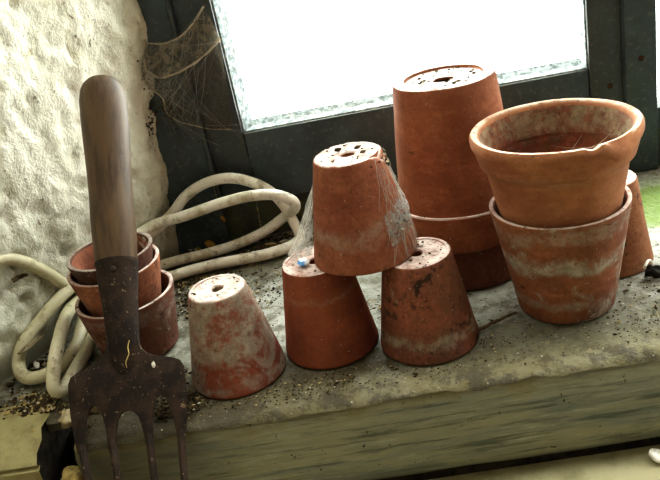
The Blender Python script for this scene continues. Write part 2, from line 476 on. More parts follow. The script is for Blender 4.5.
# window: fixed frame with a casement, panes, putty
win = empty('window_1', (0, .8, 0)); win['kind'] = 'structure'
def wpart(name, boxes, m, parent, bev=.0015):
    bm = bmesh.new()
    for b in boxes:
        x0, x1, y0, y1, z0, z1 = b
        box(bm, x0, x1, y0-.8 if parent is win else y0-.8, y1-.8, z0, z1, bev)
    return link(name, bm, m, parent)
wpart('frame_jamb', [(-.262, -.1735, .797, .87, -.01, .64)], M_paint, win)
wpart('jamb_bead', [(-.1730, -.1690, .793, .86, .040, .64)], M_paint_dk, win)
wpart('frame_sill_board', [(-.232, .60, .806, .89, -.01, .0415)], M_paint_sill, win, .002)
wpart('frame_mullion', [(.2668, .2995, .794, .87, .0, .64)], M_paint, win, .003)
wpart('frame_head', [(-.23, .72, .80, .87, .60, .66)], M_paint, win)
wpart('frame_jamb', [(.64, .73, .797, .87, -.01, .64)], M_paint, win)
sash = empty('casement_sash'); sash.parent = win
wpart('stile', [(-.1683, -.1305, .800, .838, .043, .60)], M_paint_dk, sash)
wpart('stile', [(.2325, .2660, .800, .838, .043, .60)], M_paint_dk, sash)
wpart('bottom_rail', [(-.130, .232, .8005, .838, .043, .1205)], M_paint, sash, .002)
wpart('top_rail', [(-.130, .232, .8005, .838, .56, .60)], M_paint, sash)
bm = bmesh.new()
def prism(bm, P, Q, sec):
    a = [bm.verts.new(Vector(P)+Vector(s)) for s in sec]; b = [bm.verts.new(Vector(Q)+Vector(s)) for s in sec]
    n = len(sec)
    for i in range(n): bm.faces.new((a[i], a[(i+1) % n], b[(i+1) % n], b[i]))
    bm.faces.new(a); bm.faces.new(b[::-1])
prism(bm, (-.1305, .004, .12), (-.1305, .004, .56), [(0, 0, 0), (.002, 0, 0), (.0105, .016, 0), (0, .016, 0)])
prism(bm, (.2325, .004, .12), (.2325, .004, .56), [(0, 0, 0), (-.0015, 0, 0), (-.005, .016, 0), (0, .016, 0)])
prism(bm, (-.13, .003, .1205), (.232, .003, .1205), [(0, 0, 0), (0, 0, .0015), (0, .010, .0035), (0, .0172, .0082), (0, .0172, 0)])
link('putty', bm, M_putty, sash, smooth=0)
bm = bmesh.new(); box(bm, -.129, .2315, .0205, .0235, .121, .56)
link('window_pane', bm, M_glass, sash, smooth=0)
for x, y, z in ((.2527, -.0005, .0993), (.2828, -.0065, .1238)):
    bm = bmesh.new()
    lathe(bm, [(.0002, .0012), (.0022, .001), (.0030, .0), (.0002, 0)], 14)
    link('nail_head', bm, M_rust, win, (x, y, z), (PI/2, 0, 0))
sash2 = empty('fixed_light'); sash2.parent = win
wpart('bottom_rail', [(.300, .60, .802, .838, .042, .066)], M_paint, sash2, .002)
wpart('stile', [(.60, .64, .802, .838, .042, .60)], M_paint_dk, sash2)
bm = bmesh.new(); box(bm, .3, .6, .0205, .0235, .066, .60)
link('window_pane', bm, M_glass, sash2, smooth=0)

# the sill: uneven dirty plaster
POTS_XY = [(-.137, .5405, .041), (-.0595, .5593, .041), (.0194, .5425, .042), (.1362, .5648, .040), (.0712, .6639, .061), (.1892, .6187, .039), (-.2337, .6065, .036)]
bm = bmesh.new()
NX, NY = 230, 96
g = []
for i in range(NX+1):
    x = -.42 + .98*i/NX
    row = []
    for k in range(NY+1):
        y = .477 + .345*k/NY
        p = Vector((x, y, 0))
        h = .0016*noise.noise(p*22) + .0010*noise.noise(p*70+Vector((4, 4, 4))) + .0006*noise.noise(p*190)
        # flat where pots stand
        near = min(((x-a)**2+(y-b)**2)**.5-r for a, b, r in POTS_XY)
        h *= min(1, max(.1, near/.02)); h = min(h, .0012)
        z = h-.0012
        ragged = .006*noise.noise(Vector((x*30, 1.2, 0))) + .003*noise.noise(Vector((x*95, 4.2, 0)))
        yy = y
        if k < 4:
            yy = (.4756+ragged*.12, .4772, .4800, .4840)[k] + h*.5
            z = (-.0066, -.0042, -.0026, -.0014)[k] + (ragged*.75, ragged*.3, h*.5, h*.5)[k]
        if x < -.2925: yy = max(yy, .522 + .004*noise.noise(Vector((x*60, 7, 0)))); z -= .002 if k < 8 else 0
        if -.2925 <= x < -.258 and y < .53:     # broken corner beside the fork
            yy = max(yy, .508 + .006*noise.noise(Vector((x*90, 2, 0)))); z -= .002 if k < 6 else 0
        row.append(bm.verts.new((x, yy, z)))
    g.append(row)
for i in range(NX):
    for k in range(NY):
        bm.faces.new((g[i][k], g[i+1][k], g[i+1][k+1], g[i][k+1]))
bmesh.ops.remove_doubles(bm, verts=bm.verts[:], dist=1e-6)
struct('trim_1', bm, M_sill, smooth=180)

# weathered board closing the front of the sill, rounded upper edge, worn
bm = bmesh.new()
sec = [(.533, -.0022), (.490, -.0022), (.483, -.0026), (.4785, -.0045), (.4758, -.0085), (.4748, -.014), (.4745, -.030), (.4743, -.055), (.4746, -.071), (.4762, -.0785), (.4815, -.0822), (.533, -.0822)]
xs = [-.262 + .86*i/220 for i in range(221)]
prev = None
for x in xs:
    ring = []
    for y, z in sec:
        p = Vector((x, y, z))
        a = noise.noise(Vector((x*9, y*40, z*60)))*.0012 + noise.noise(Vector((x*30, y*60, z*160)))*.0006
        if x < -.255: a += noise.noise(p*150)*.003
        ring.append(bm.verts.new((x + (noise.noise(Vector((1, y*90, z*90)))*.005 if x == xs[0] else 0), y + a, z + (a*.4 if z > -.02 else 0) + (.003*noise.noise(Vector((x*14, 0, 3))) if z < -.077 else 0))))
    if prev:
        for k in range(len(sec)):
            k2 = (k+1) % len(sec)
            bm.faces.new((prev[k], ring[k], ring[k2], prev[k2]))
    else: bm.faces.new(ring)
    prev = ring
bm.faces.new(prev[::-1])
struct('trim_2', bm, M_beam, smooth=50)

# chalky cream ledge below and in front of it
bm = bmesh.new()
secl = [(.535, -.0895), (.44, -.0895), (.36, -.0895), (.30, -.0905), (.292, -.094), (.29, -.10), (.29, -.125), (.535, -.125)]
prev = None
for i in range(121):
    x = -.6 + 1.4*i/120
    ring = [bm.verts.new((x, y, z + .0008*noise.noise(Vector((x*20, y*20, 0))))) for y, z in secl]
    if prev:
        for k in range(len(secl)):
            k2 = (k+1) % len(secl); bm.faces.new((prev[k], ring[k], ring[k2], prev[k2]))
    else: bm.faces.new(ring)
    prev = ring
bm.faces.new(prev[::-1])
struct('trim_3', bm, M_ledge, smooth=50)

# cream painted nosing at the left, broken off short
bm = bmesh.new()
secn = [(.545, -.001), (.518, .0005), (.506, -.001), (.494, -.004), (.484, -.0085), (.4778, -.0130), (.4765, -.0145), (.4792, -.0165), (.4746, -.0185), (.473, -.050), (.474, -.0885), (.545, -.0885)]
prev = None
for i in range(61):
    x = -.50 + .206*i/60
    ring = []
    for y, z in secn:
        e = (.0035*noise.noise(Vector((5, y*70, z*70)))) if i == 60 else 0
        ring.append(bm.verts.new((x+e, y + .0006*noise.noise(Vector((x*14, 0, 1))), z + .0008*noise.noise(Vector((x*14, 0, 7))))))
    if prev:
        for k in range(len(secn)):
            k2 = (k+1) % len(secn); bm.faces.new((prev[k], ring[k], ring[k2], prev[k2]))
    else: bm.faces.new(ring)
    prev = ring
f = bm.faces.new(prev[::-1]); f.material_index = 1
struct('trim_4', bm, [M_cream, M_dark], smooth=50)

# ------------------------------------------------------------------ flower pots
WALL = .0048
def pot(loc, rb, rt, h, mat, label, group, up=False, collar=None, recess=.0008, base_r=None, hole=.0062, base_mat=None,
        rimw=0, seed=0, fn=None, inner_mat=None, rot=0, segs=96, amp=.0006, tilt=(0, 0), lip=.002):
    """rb radius at the closed base, rt at the open rim; up=False stands it upside down.
    collar = (height, extra radius) of a thick rim band built as its own part."""
    root = empty('flower_pot', loc, (tilt[0], tilt[1], rot))
    tag(root, label, 'flower pot', group)
    sl = (rt-rb)/h
    br = base_r or rb-.0035
    def flip(pr): return pr if up else [(r, h-z) for r, z in pr]
    rad = lambda z: rb + sl*z
    zc = h - collar[0] if collar else h
    n = 14
    outer = [(br, recess*.2), (rb-.0016, 0), (rb-.0004, .0006), (rb+sl*.002, .002)]
    outer += [(rad(.002+(zc-.004)*k/n), .002+(zc-.004)*k/n) for k in range(1, n+1)]
    if collar:
        top = [(rad(zc), zc), (rad(zc)-WALL*.8, zc)]
    else:
        top = [(rad(h-.002), h-.002), (rad(h)-.0005, h-.0004), (rad(h)-.0020, h), (rad(h)-.0036, h-.0004), (rad(h)-WALL, h-.002)]
    inner = [(rad((zc-.003)*(1-k/n)+.0065*k/n)-WALL, (zc-.003)*(1-k/n)+.0065*k/n) for k in range(0 if collar else 1, n+1)]
    prof = flip(outer+top+inner+[(br, .0064)])
    nin = len(outer)+len(top)-1
    bm = bmesh.new()
    lathe(bm, prof, segs, True, fn, matfn=(lambda k: 1 if (inner_mat and k >= nin) else 0))
    wobble(bm, amp, 26, seed)
    link('pot_wall', bm, [mat]+([inner_mat] if inner_mat else []), root)
    # base disc with its drain hole
    bm = bmesh.new()
    rag = lambda a, r, z: (r*(1+.16*noise.noise(Vector((math.cos(a)*1.5+seed, math.sin(a)*1.5, 0)))) if r < hole*1.8 else r, z)
    lathe(bm, flip([(hole, recess+.0010), (hole*1.25, recess), ((br+hole)/2, recess), (br-.0006, recess), (br+.0004, recess*.6), (br+.0004, .006), (hole, .006)]), segs, True, rag)
    wobble(bm, amp*.7, 60, seed+4)
    link('pot_base', bm, base_mat or mat, root)
    if collar:
        ch, ex = collar
        ro0, ro1 = rad(zc)+ex, rad(h)+ex*.75
        p = [(rad(zc)-WALL*.7, zc+.0003), (ro0-.001, zc), (ro0, zc+.0010)]
        m_ = 6
        if rimw:
            p += [(ro0+(ro1-ro0)*k/m_, zc+.001+(ch-.0115)*k/m_) for k in range(1, m_+1)]
            p += [(ro1+rimw*.5, h-.0095), (ro1+rimw*.95, h-.0075), (ro1+rimw, h-.0045), (ro1+rimw*.8, h-.002), (ro1+rimw*.1, h-.0002), (ro1-.002, h), (ro1-.004, h-.001), (ro1-.0058, h-.004)]
        else:
            p += [(ro0+(ro1-ro0)*k/m_, zc+.001+(ch-.003)*k/m_) for k in range(1, m_+1)]
            p += [(ro1-.0008, h-.0005), (ro1-.002, h), (ro1-.005, h), (ro1-.0065, h-.001)]
        zi, ri = p[-1][1], p[-1][0]
        p += [(ri+(rad(zc)-WALL-ri)*k/5, zi+(zc-zi)*k/5) for k in range(1, 6)]
        bm = bmesh.new()
        nin2 = len(p)-6
        lathe(bm, flip(p), segs, True, fn, matfn=(lambda k: 1 if (inner_mat and k >= nin2) else 0))
        wobble(bm, amp, 26, seed)
        link('pot_rim', bm, [mat]+([inner_mat] if inner_mat else []), root)
    return root

T = terracotta
row = 'small upside-down pots at the front of the sill'
mA = T('clay_whitened', (.34, .085, .042), (.25, .06, .034), (.385, .335, .26), .64, .45, 1., [(.026, .095, .95), (.004, .011, .85)], 1, streak=.15)
mB = T('clay_clean_red', (.37, .095, .040), (.23, .055, .028), (.42, .33, .22), .10, .12, .95, [(.052, .057, .35)], 2, streak=.15, grain=.45, tone=.9)
mC = T('clay_mottled', (.34, .105, .052), (.20, .062, .036), (.40, .36, .25), .32, 1.25, .9, [(.010, .020, .62)], 3)
mD = T('clay_orange_dusty', (.39, .125, .058), (.28, .078, .038), (.44, .36, .28), .22, .35, .95, [(.020, .034, .45)], 4)
pot((-.137, .5405, 0), .0228, .0396, .0782, mA, 'whitened upside-down clay pot standing alone just right of the garden fork', row, seed=1, hole=.0045)
pot((-.0595, .5593, 0), .0262, .0394, .0779, mB, 'smooth red upside-down clay pot with a blue bead on its base', row, seed=2, hole=.0045)
pot((.0202, .5425, 0), .0262, .0400, .0779, mC, 'mottled dirt-speckled upside-down clay pot holding up the right side of a third pot', row, seed=3, hole=.0045)
def chipD(a, r, z):
    k = max(0, 1-abs(((a-math.radians(-20)+PI) % (2*PI))-PI)/.55)
    if z > .078: z -= .0035*k + .0010*abs(noise.noise(Vector((math.cos(a)*6, math.sin(a)*6, 3)))); r -= .0018*k
    return r, z
pot((-.0183, .5591, .0780), .0260, .0416, .0825, mD, 'upside-down clay pot with a chipped cobwebbed base, perched across two other pots', row, seed=4, fn=chipD, hole=.0050, tilt=(0, math.radians(0)))

grp = 'larger pots at the right of the sill'
mE = T('clay_tall_orange', (.375, .125, .058), (.27, .080, .038), (.46, .33, .24), .06, .35, 1., [], 5, dustcol=(.80, .72, .68), streak=.5, grain=.6, tone=1.0)
mE2 = T('clay_dull_brown', (.22, .075, .042), (.15, .048, .03), (.3, .22, .16), .12, .45, .6, [], 6)
pot((.0705, .6645, 0), .034, .0565, .135, mE2, 'dull brown upside-down pot whose rim shows beneath the tallest pot', grp, collar=(.0355, .0050), seed=6)
pot((.0705, .6645, .0362), .0436, .0568, .1416, mE, 'tallest upside-down clay pot with a round drain hole, in front of the window', grp, collar=(.0325, .0032), seed=5, base_r=.0335, recess=.0030, hole=.0085)
mH = T('clay_limed', (.37, .125, .055), (.23, .075, .04), (.46, .415, .33), .42, .45, .9, [(.046, .060, .95), (.012, .020, .5), (.074, .086, .55)], 7, streak=.6, grain=.8)
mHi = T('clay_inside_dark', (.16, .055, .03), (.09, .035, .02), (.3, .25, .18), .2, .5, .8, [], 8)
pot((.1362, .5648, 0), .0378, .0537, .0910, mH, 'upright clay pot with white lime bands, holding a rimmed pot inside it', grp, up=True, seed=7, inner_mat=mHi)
mG = T('clay_rimmed_orange', (.41, .155, .066), (.31, .105, .047), (.50, .40, .27), .10, .22, .95, [(.058, .061, .35)], 9, streak=.55, dustcol=(.66, .50, .38), grain=.55, tone=1.02)
mGi = T('clay_inside_mouldy', (.30, .085, .04), (.17, .05, .028), (.34, .28, .17), .30, .6, .7, [(.062, .0835, .75)], 10, moss=.35)
def chipG(a, r, z):
    d = ((a-math.radians(-56)+PI) % (2*PI))-PI
    k = max(0, 1-(d/.27)**2)
    if z > .070 and r > .0585: z -= .0065*k*min(1, (r-.0585)/.003)
    k2 = max(0, 1-(abs(d+.42)/.10)**2)
    if z > .079: z -= .0022*k2
    return r, z
pot((.1362, .5648, .0665), .0425, .0583, .0855, mG, 'wide-rimmed clay pot with a chipped lip, nested on top of the limed pot', grp, up=True, collar=(.0245, .0036), rimw=.0018, seed=8, inner_mat=mGi, fn=chipG, segs=160)
m9 = T('clay_pale_orange', (.42, .16, .07), (.30, .10, .045), (.50, .40, .26), .15, .65, .9, [], 11)
pot((.1900, .6200, 0), .0235, .0362, .0780, m9, 'upside-down clay pot half hidden behind the right-hand stack', grp, seed=9)

trio = 'three nested upright pots behind the garden fork'
mT1 = T('clay_blackened', (.19, .075, .048), (.10, .042, .030), (.36, .31, .26), .40, 1.0, .8, [], 12, dustcol=(.42, .36, .31), tone=.85)
mT1i = T('clay_inside_streaked', (.40, .12, .055), (.22, .075, .045), (.55, .48, .40), .42, 1.2, .8, [], 13)
mT2 = T('clay_bright_orange', (.40, .140, .068), (.26, .080, .042), (.38, .30, .22), .18, .85, .9, [], 14)
mT3 = T('clay_greyed', (.26, .085, .050), (.16, .055, .036), (.40, .34, .27), .46, .7, .9, [(.040, .052, .4)], 15)
X, Y = -.2337, .6065
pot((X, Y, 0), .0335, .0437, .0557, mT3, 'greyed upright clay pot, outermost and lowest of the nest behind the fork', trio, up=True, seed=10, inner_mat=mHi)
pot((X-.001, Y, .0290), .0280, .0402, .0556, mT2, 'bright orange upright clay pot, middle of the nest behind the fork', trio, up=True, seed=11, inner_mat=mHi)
pot((X-.0005, Y, .0410), .0225, .0375, .0560, mT1, 'dark stained upright clay pot, innermost and topmost of the nest behind the fork', trio, up=True, seed=12, inner_mat=mT1i)

# ------------------------------------------------------------------ hand fork leaning on the sill edge and the nested pots
fork = empty('garden_fork', (-.2135, .4725, 0), (math.radians(-39.4), 0, 0))
tag(fork, 'rusty four-tined hand fork with a brown wooden handle, leaning on the nested pots', 'garden fork')
bm = bmesh.new()
hp = [(.0005, .2975), (.005, .2974), (.0052, .2966), (.0085, .2962), (.0130, .2940), (.0162, .2905), (.0182, .2855), (.0193, .277), (.0195, .262), (.0190, .246), (.0182, .226), (.0174, .206), (.0173, .190), (.0177, .175), (.0175, .158), (.0168, .145), (.0164, .1335), (.0005, .1330)]
lathe(bm, hp, 48, False); wobble(bm, .0003, 40, 3)
link('handle', bm, M_handle, fork)
bm = bmesh.new()
fp = [(.0162, .1375), (.0169, .1372), (.0169, .1345), (.0164, .133), (.0153, .119), (.0140, .105), (.0130, .092), (.0125, .080), (.0124, .070), (.0118, .060), (.0095, .050), (.0050, .042), (.0005, .040)]
lathe(bm, fp, 40, False)
for v in bm.verts:
    k = max(0, min(1, (.085-v.co.z)/.045)); v.co.y *= 1-.62*k; v.co.x *= 1+.10*k
wobble(bm, .0004, 60, 5)
sock = link('socket', bm, M_steel, fork)
bm = bmesh.new(); lathe(bm, [(.0002, .0012), (.0018, .0010), (.0026, .0), (.0002, -.001)], 14)
link('rivet', bm, M_steel, sock, (.0025, -.0158, .1270), (PI/2, 0, 0))
half = [(.0118, .082), (.0128, .072), (.0145, .0655), (.0185, .0610), (.0250, .0580), (.0385, .0545), (.0432, .0520), (.0456, .0470), (.0460, .036), (.0452, .022), (.0432, .006), (.0415, -.006),
        (.0355, -.006), (.0347, .006), (.0325, .018), (.0295, .0255), (.0262, .0280), (.0225, .0262), (.0195, .0180), (.0178, .006), (.0173, -.006), (.0115, -.006), (.0104, .005), (.0080, .0145), (.0040, .0195)]
bm = bmesh.new()
full = half + [(0, .0205)] + [(-x, z) for x, z in half[::-1]]
vs = [bm.verts.new((x, -.0018, z)) for x, z in full]
f = bm.faces.new(vs)
ex = bmesh.ops.extrude_face_region(bm, geom=[f])
for v in [q for q in ex['geom'] if isinstance(q, bmesh.types.BMVert)]: v.co.y = .0018
bmesh.ops.bevel(bm, geom=[e for e in bm.edges if abs(e.verts[0].co.y-e.verts[1].co.y) < 1e-6], offset=.0009, segments=2, profile=.5, affect='EDGES')
bmesh.ops.triangulate(bm, faces=[q for q in bm.faces if len(q.verts) > 4])
for v in bm.verts: v.co.y += -.0022 + .9*(v.co.x**2) - .004*max(0, min(1, (v.co.z-.03)/.05))*0
link('fork_head', bm, M_steel, fork, smooth=40)
for cx, dx in ((-.0385, .0050), (-.0144, .0034), (.0144, .0018), (.0385, 0)):
    bm = bmesh.new()
    pts, rr = [], []
    for i in range(15):
        t = i/14; z = .001 - .1135*t
        pts.append((cx + dx*min(1.3, t/.27), -.0022+.9*cx*cx*(1-t) - .003*math.sin(t*PI), z))
        rr.append(.0032*(1-.25*t) if t < .8 else .0032*.8*(1-(t-.8)/.2*.75))
    tube(bm, pts, rr, 8)
    link('tine', bm, M_steel, fork)

# ------------------------------------------------------------------ white hose, one length in loose coils
HP = [(-.408, .475, .098), (-.372, .537, .104), (-.331, .610, .105), (-.3219, .625, .094), (-.3121, .6418, .0722), (-.3046, .6560, .050), (-.290, .690, .022), (-.266, .732, .009),
      (-.2390, .7555, .0075), (-.1891, .7651, .0075), (-.1557, .7744, .0090), (-.1281, .7820, .0145), (-.1033, .7835, .0270), (-.0890, .764, .0430), (-.0895, .757, .0530), (-.105, .758, .0622), (-.1296, .758, .0660),
      (-.161, .758, .0642), (-.2024, .757, .0578), (-.2400, .755, .0535), (-.2650, .715, .051), (-.2960, .6650, .047), (-.3125, .6360, .0415), (-.3225, .6206, .0350), (-.3360, .5981, .0240), (-.3400, .5885, .0120),
      (-.3290, .5720, .0072), (-.3125, .5705, .0070), (-.2989, .5861, .0070), (-.2945, .6139, .0085), (-.2945, .640, .0150), (-.288, .680, .030), (-.262, .733, .042),
      (-.2350, .766, .0475), (-.2210, .780, .0545), (-.2035, .785, .0690), (-.1787, .785, .0793), (-.1524, .785, .0800), (-.1287, .785, .0697), (-.1132, .785, .0563), (-.1035, .784, .0400), (-.0960, .778, .0210),
      (-.0910, .767, .0085), (-.0965, .7506, .0072), (-.1213, .7387, .0070), (-.1855, .7340, .0070), (-.2239, .7240, .0070), (-.262, .692, .0070), (-.281, .650, .0070), (-.2825, .608, .0070), (-.2840, .577, .0070), (-.2850, .5535, .0072),
      (-.2880, .5390, .0085), (-.2900, .5376, .0140), (-.2884, .5500, .0290), (-.2905, .5800, .0370), (-.3000, .628, .0330), (-.3010, .655, .0290), (-.285, .690, .0300), (-.270, .705, .034)]
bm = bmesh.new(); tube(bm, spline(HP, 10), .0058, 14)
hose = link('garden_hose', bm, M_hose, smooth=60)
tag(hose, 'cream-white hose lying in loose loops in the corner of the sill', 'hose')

# ------------------------------------------------------------------ small things
bm = bmesh.new()
n_ = 10
top = [bm.verts.new((.0030*math.cos(2*PI*k/n_), .0030*math.sin(2*PI*k/n_), .0045)) for k in range(n_)]
mid = [bm.verts.new((.0052*math.cos(2*PI*(k+.5)/n_), .0052*math.sin(2*PI*(k+.5)/n_), .0024)) for k in range(n_)]
bot = [bm.verts.new((.0034*math.cos(2*PI*k/n_), .0034*math.sin(2*PI*k/n_), 0)) for k in range(n_)]
bm.faces.new(top); bm.faces.new(bot[::-1])
for k in range(n_):
    k1 = (k+1) % n_
    bm.faces.new((top[k], mid[k], top[k1])); bm.faces.new((mid[k], mid[k1], top[k1]))
    bm.faces.new((bot[k], bot[k1], mid[k])); bm.faces.new((mid[k], bot[k1], mid[k1]))
s = NT('blue_white_glass', .12, .6)
s.b.inputs['Coat Weight'].default_value = .6
bead_m = s.col(s.mix(s.step(s.sep()[0], -.0022, .0012), (.12, .38, .80), (.85, .90, .93)))
tag(link('glass_bead', bm, bead_m, None, (-.0675, .5535, .0781), (0, 0, .4), smooth=0), 'small blue and white glass bead on the base of an upside-down pot', 'bead')

def stick(name, pts, r, m, label, cat, group=None, sub=6):
    bm = bmesh.new()
    P = spline(pts, sub); n = len(P)
    P = [p + noise.noise_vector(p*300)*r*.5 for p in P]
    tube(bm, P, [r*(1-.5*i/n) for i in range(n)], 7)
    return tag(link(name, bm, m), label, cat, group)
stick('twig', [(.0592, .5385, .0022), (.0712, .5437, .0030), (.0828, .5494, .0030), (.0930, .5541, .0022)], .0017, M_twig, 'dark dry twig on the sill beside the limed pot', 'twig')
stick('twig', [(-.3318, .6170, .0800), (-.3250, .6261, .0795), (-.3160, .6413, .0720), (-.3135, .6439, .0735)], .0021, M_twig, 'bent brown twig stuck in the left plaster wall under the hose', 'twig')
stick('straw', [(-.2055, .5110, .0610), (-.2072, .5090, .0575), (-.2062, .5035, .0540), (-.2090, .4990, .0495), (-.2085, .4965, .0465)], .00045, M_straw, 'curly yellow straw clinging to the front of the fork head', 'straw')

def leaf(loc, L, W, m, label, group, rot=(0, 0, 0), curl=.3):
    bm = bmesh.new()
    rows = []
    for i in range(11):
        t = i/10; wv = W*math.sin(PI*min(1, t*.92+.05))**.8
        rows.append([bm.verts.new((L*(t-.5), wv*s_, curl*L*(s_*s_*.35 + (t-.5)**2) + .04*L*noise.noise(Vector((t*4, s_*2, L*500))))) for s_ in (-1, -.5, 0, .5, 1)])
    for i in range(10):
        for k in range(4): bm.faces.new((rows[i][k], rows[i+1][k], rows[i+1][k+1], rows[i][k+1]))
    o = link('dead_leaf', bm, m, None, loc, rot, smooth=60)
    so = o.modifiers.new('thick', 'SOLIDIFY'); so.thickness = .0004
    return tag(o, label, 'leaf', group)
leaf((-.1925, .781, .0100), .013, .0048, M_leaf, 'curled yellow leaf in the dirt under the hose loop, nearest the hose middle', 'dead leaves', (.9, .5, .6))
leaf((-.2040, .777, .0060), .012, .0048, M_leaf, 'curled yellow leaf in the dirt at the foot of the left wall', 'dead leaves', (.7, -.3, 2.1))
leaf((-.1740, .797, .0310), .009, .0022, M_leaf, 'narrow yellow leaf hanging in cobweb on the board behind the hose', 'dead leaves', (1.2, 1.1, .2))
leaf((-.3260, .5990, .0240), .032, .0030, M_blade, 'long grey dry leaf lying across the left hose loops', 'dead leaves', (.5, -.15, .9), .15)

def rock(name, loc, r, sq, m, label, cat, seed, sub=3, amp=.35):
    bm = bmesh.new(); lump(bm, (0, 0, 0), r, sq, sub, seed, amp)
    return tag(link(name, bm, m, None, loc, (0, 0, seed), smooth=60), label, cat)
rock('pebble', (-.2530, .5180, .0040), .0078, (1, .9, .75), M_stone, 'round tan pebble seen between the left tines of the fork', 'pebble', 3)
rock('mortar_lump', (-.2745, .4820, -.0385), .0100, (1, .9, .9), M_yel, 'crumbly ochre lump in the dark broken corner left of the fork', 'mortar lump', 5, 3, .7)
rock('mortar_lump', (-.2750, .5110, .0000), .0085, (1.3, .8, .6), M_stone, 'broken tan plaster lump above the dark hole left of the fork', 'mortar lump', 8, 3, .8)
rock('paint_flake', (-.3290, .5960, .0040), .0050, (1.3, .5, .45), M_chip, 'white flake inside the leftmost hose loop', 'flake', 2, 2, .5)
rock('paint_flake', (-.1900, .5010, .0425), .0016, (1, .6, 1.6), M_chip, 'tiny white flake stuck on the fork head', 'flake', 4, 2, .5)
rock('charcoal', (.2140, .5800, .0042), .0066, (1.1, .8, .8), M_charcoal, 'black crumbly lump on the sill by the half-hidden pot at the right', 'charcoal', 6, 3, .9)
bm = bmesh.new()
tube(bm, [(0.0045*math.cos(a*.5), .003*math.sin(a*.9), .0045*math.sin(a*.5)) for a in range(0, 7)], [.0012]*7, 7)
tag(link('root_curl', bm, M_chip, None, (.2085, .5790, .0100)), 'short white curl on top of the black lump at the right edge', 'root')
# snail shell on the lower ledge
bm = bmesh.new()
sp, sr = [], []
for i in range(60):
    a = i*.27; k = i/59
    sp.append((.0050*(1-k*.95)*math.cos(a), .0050*(1-k*.95)*math.sin(a), .0042*k)); sr.append(.0030*(1-k*.9))
tube(bm, sp, sr, 8)
tag(link('snail_shell', bm, M_chip, None, (.1706, .4630, -.0855), (.5, .3, .8)), 'small white snail shell on the cream ledge at the lower right', 'snail shell')

# loose soil, grit and litter: nobody could count it
def soil():
    bm = bmesh.new()
    rnd = random.Random(11)
    def ok(x, y): return all((x-a)**2+(y-b)**2 > (r+.0005)**2 for a, b, r in POTS_XY)
    low_hose = [p for p in spline(HP, 6) if p.z < .016]
    def wallx(y): return -.228 - (.802-y)*.13/.223
    regions = [(-.225, .772, .045, .025, 900, (.50, .32, .12, .06), .0019), (-.15, .775, .06, .018, 700, (.5, .35, .10, .05), .0017), (-.195, .70, .03, .05, 800, (.45, .35, .12, .08), .0013),
               (-.12, .66, .06, .05, 500, (.4, .3, .15, .15), .0008), (-.180, .506, .018, .012, 520, (.52, .43, .04, .01), .0012), (-.30, .535, .03, .02, 900, (.30, .40, .20, .10), .0013),
               (-.225, .535, .035, .022, 600, (.4, .35, .15, .1), .0011), (-.02, .60, .05, .03, 260, (.4, .3, .15, .15), .0008), (.05, .52, .09, .035, 420, (.45, .3, .15, .10), .0006),
               (.235, .56, .05, .06, 520, (.5, .35, .10, .05), .0008), (-.08, .50, .08, .016, 520, (.45, .43, .09, .03), .0007), (.19, .52, .05, .03, 300, (.4, .35, .15, .1), .0006),
               (-.335, .60, .014, .03, 350, (.4, .4, .12, .08), .0015), (.02, .575, .04, .05, 300, (.45, .3, .12, .13), .0007)]
    for cx, cy, dx, dy, n, wts, r0 in regions:
        for _ in range(n):
            x = cx+rnd.gauss(0, dx*.6); y = cy+rnd.gauss(0, dy*.6)
            if y < .484 or y > .800 or x < wallx(y)+.006 or not ok(x, y): continue
            if y < .52 and -.297 < x < -.258: continue
            if x < -.29 and y < .524 and rnd.random() > .06: continue
            if any((x-p.x)**2+(y-p.y)**2 < .0073**2 for p in low_hose): continue
            r = r0*rnd.uniform(.35, 1.25)*(1.9 if rnd.random() < .05 else 1)
            lump(bm, (x, y, r*.35), r, (rnd.uniform(.7, 1.7), rnd.uniform(.6, 1.2), rnd.uniform(.4, .9)), 1, rnd.random()*50, .7, rnd.choices(range(4), wts)[0])
    # splinters and root threads
    for _ in range(150):
        x = rnd.gauss(-.17, .06); y = rnd.gauss(.74, .045)
        if y > .797 or x < wallx(y)+.01 or not ok(x, y): continue
        a = rnd.uniform(0, PI); L = rnd.uniform(.004, .013)
        P = [(x+L*t*math.cos(a+t), y+L*t*math.sin(a+t), .0008+.003*rnd.random()*math.sin(t*PI)) for t in (-.5, -.2, .2, .5)]
        P = [(px, min(py, .8), pz) for px, py, pz in P]
        tube(bm, P, .00045, 4, rnd.choice((0, 1, 1, 2)))
    return tag(link('soil_crumbs', bm, M_soil, smooth=0), 'scattered dark soil, grit and plant litter over the sill', 'soil', kind='stuff')
soil()
rnd = random.Random(23)
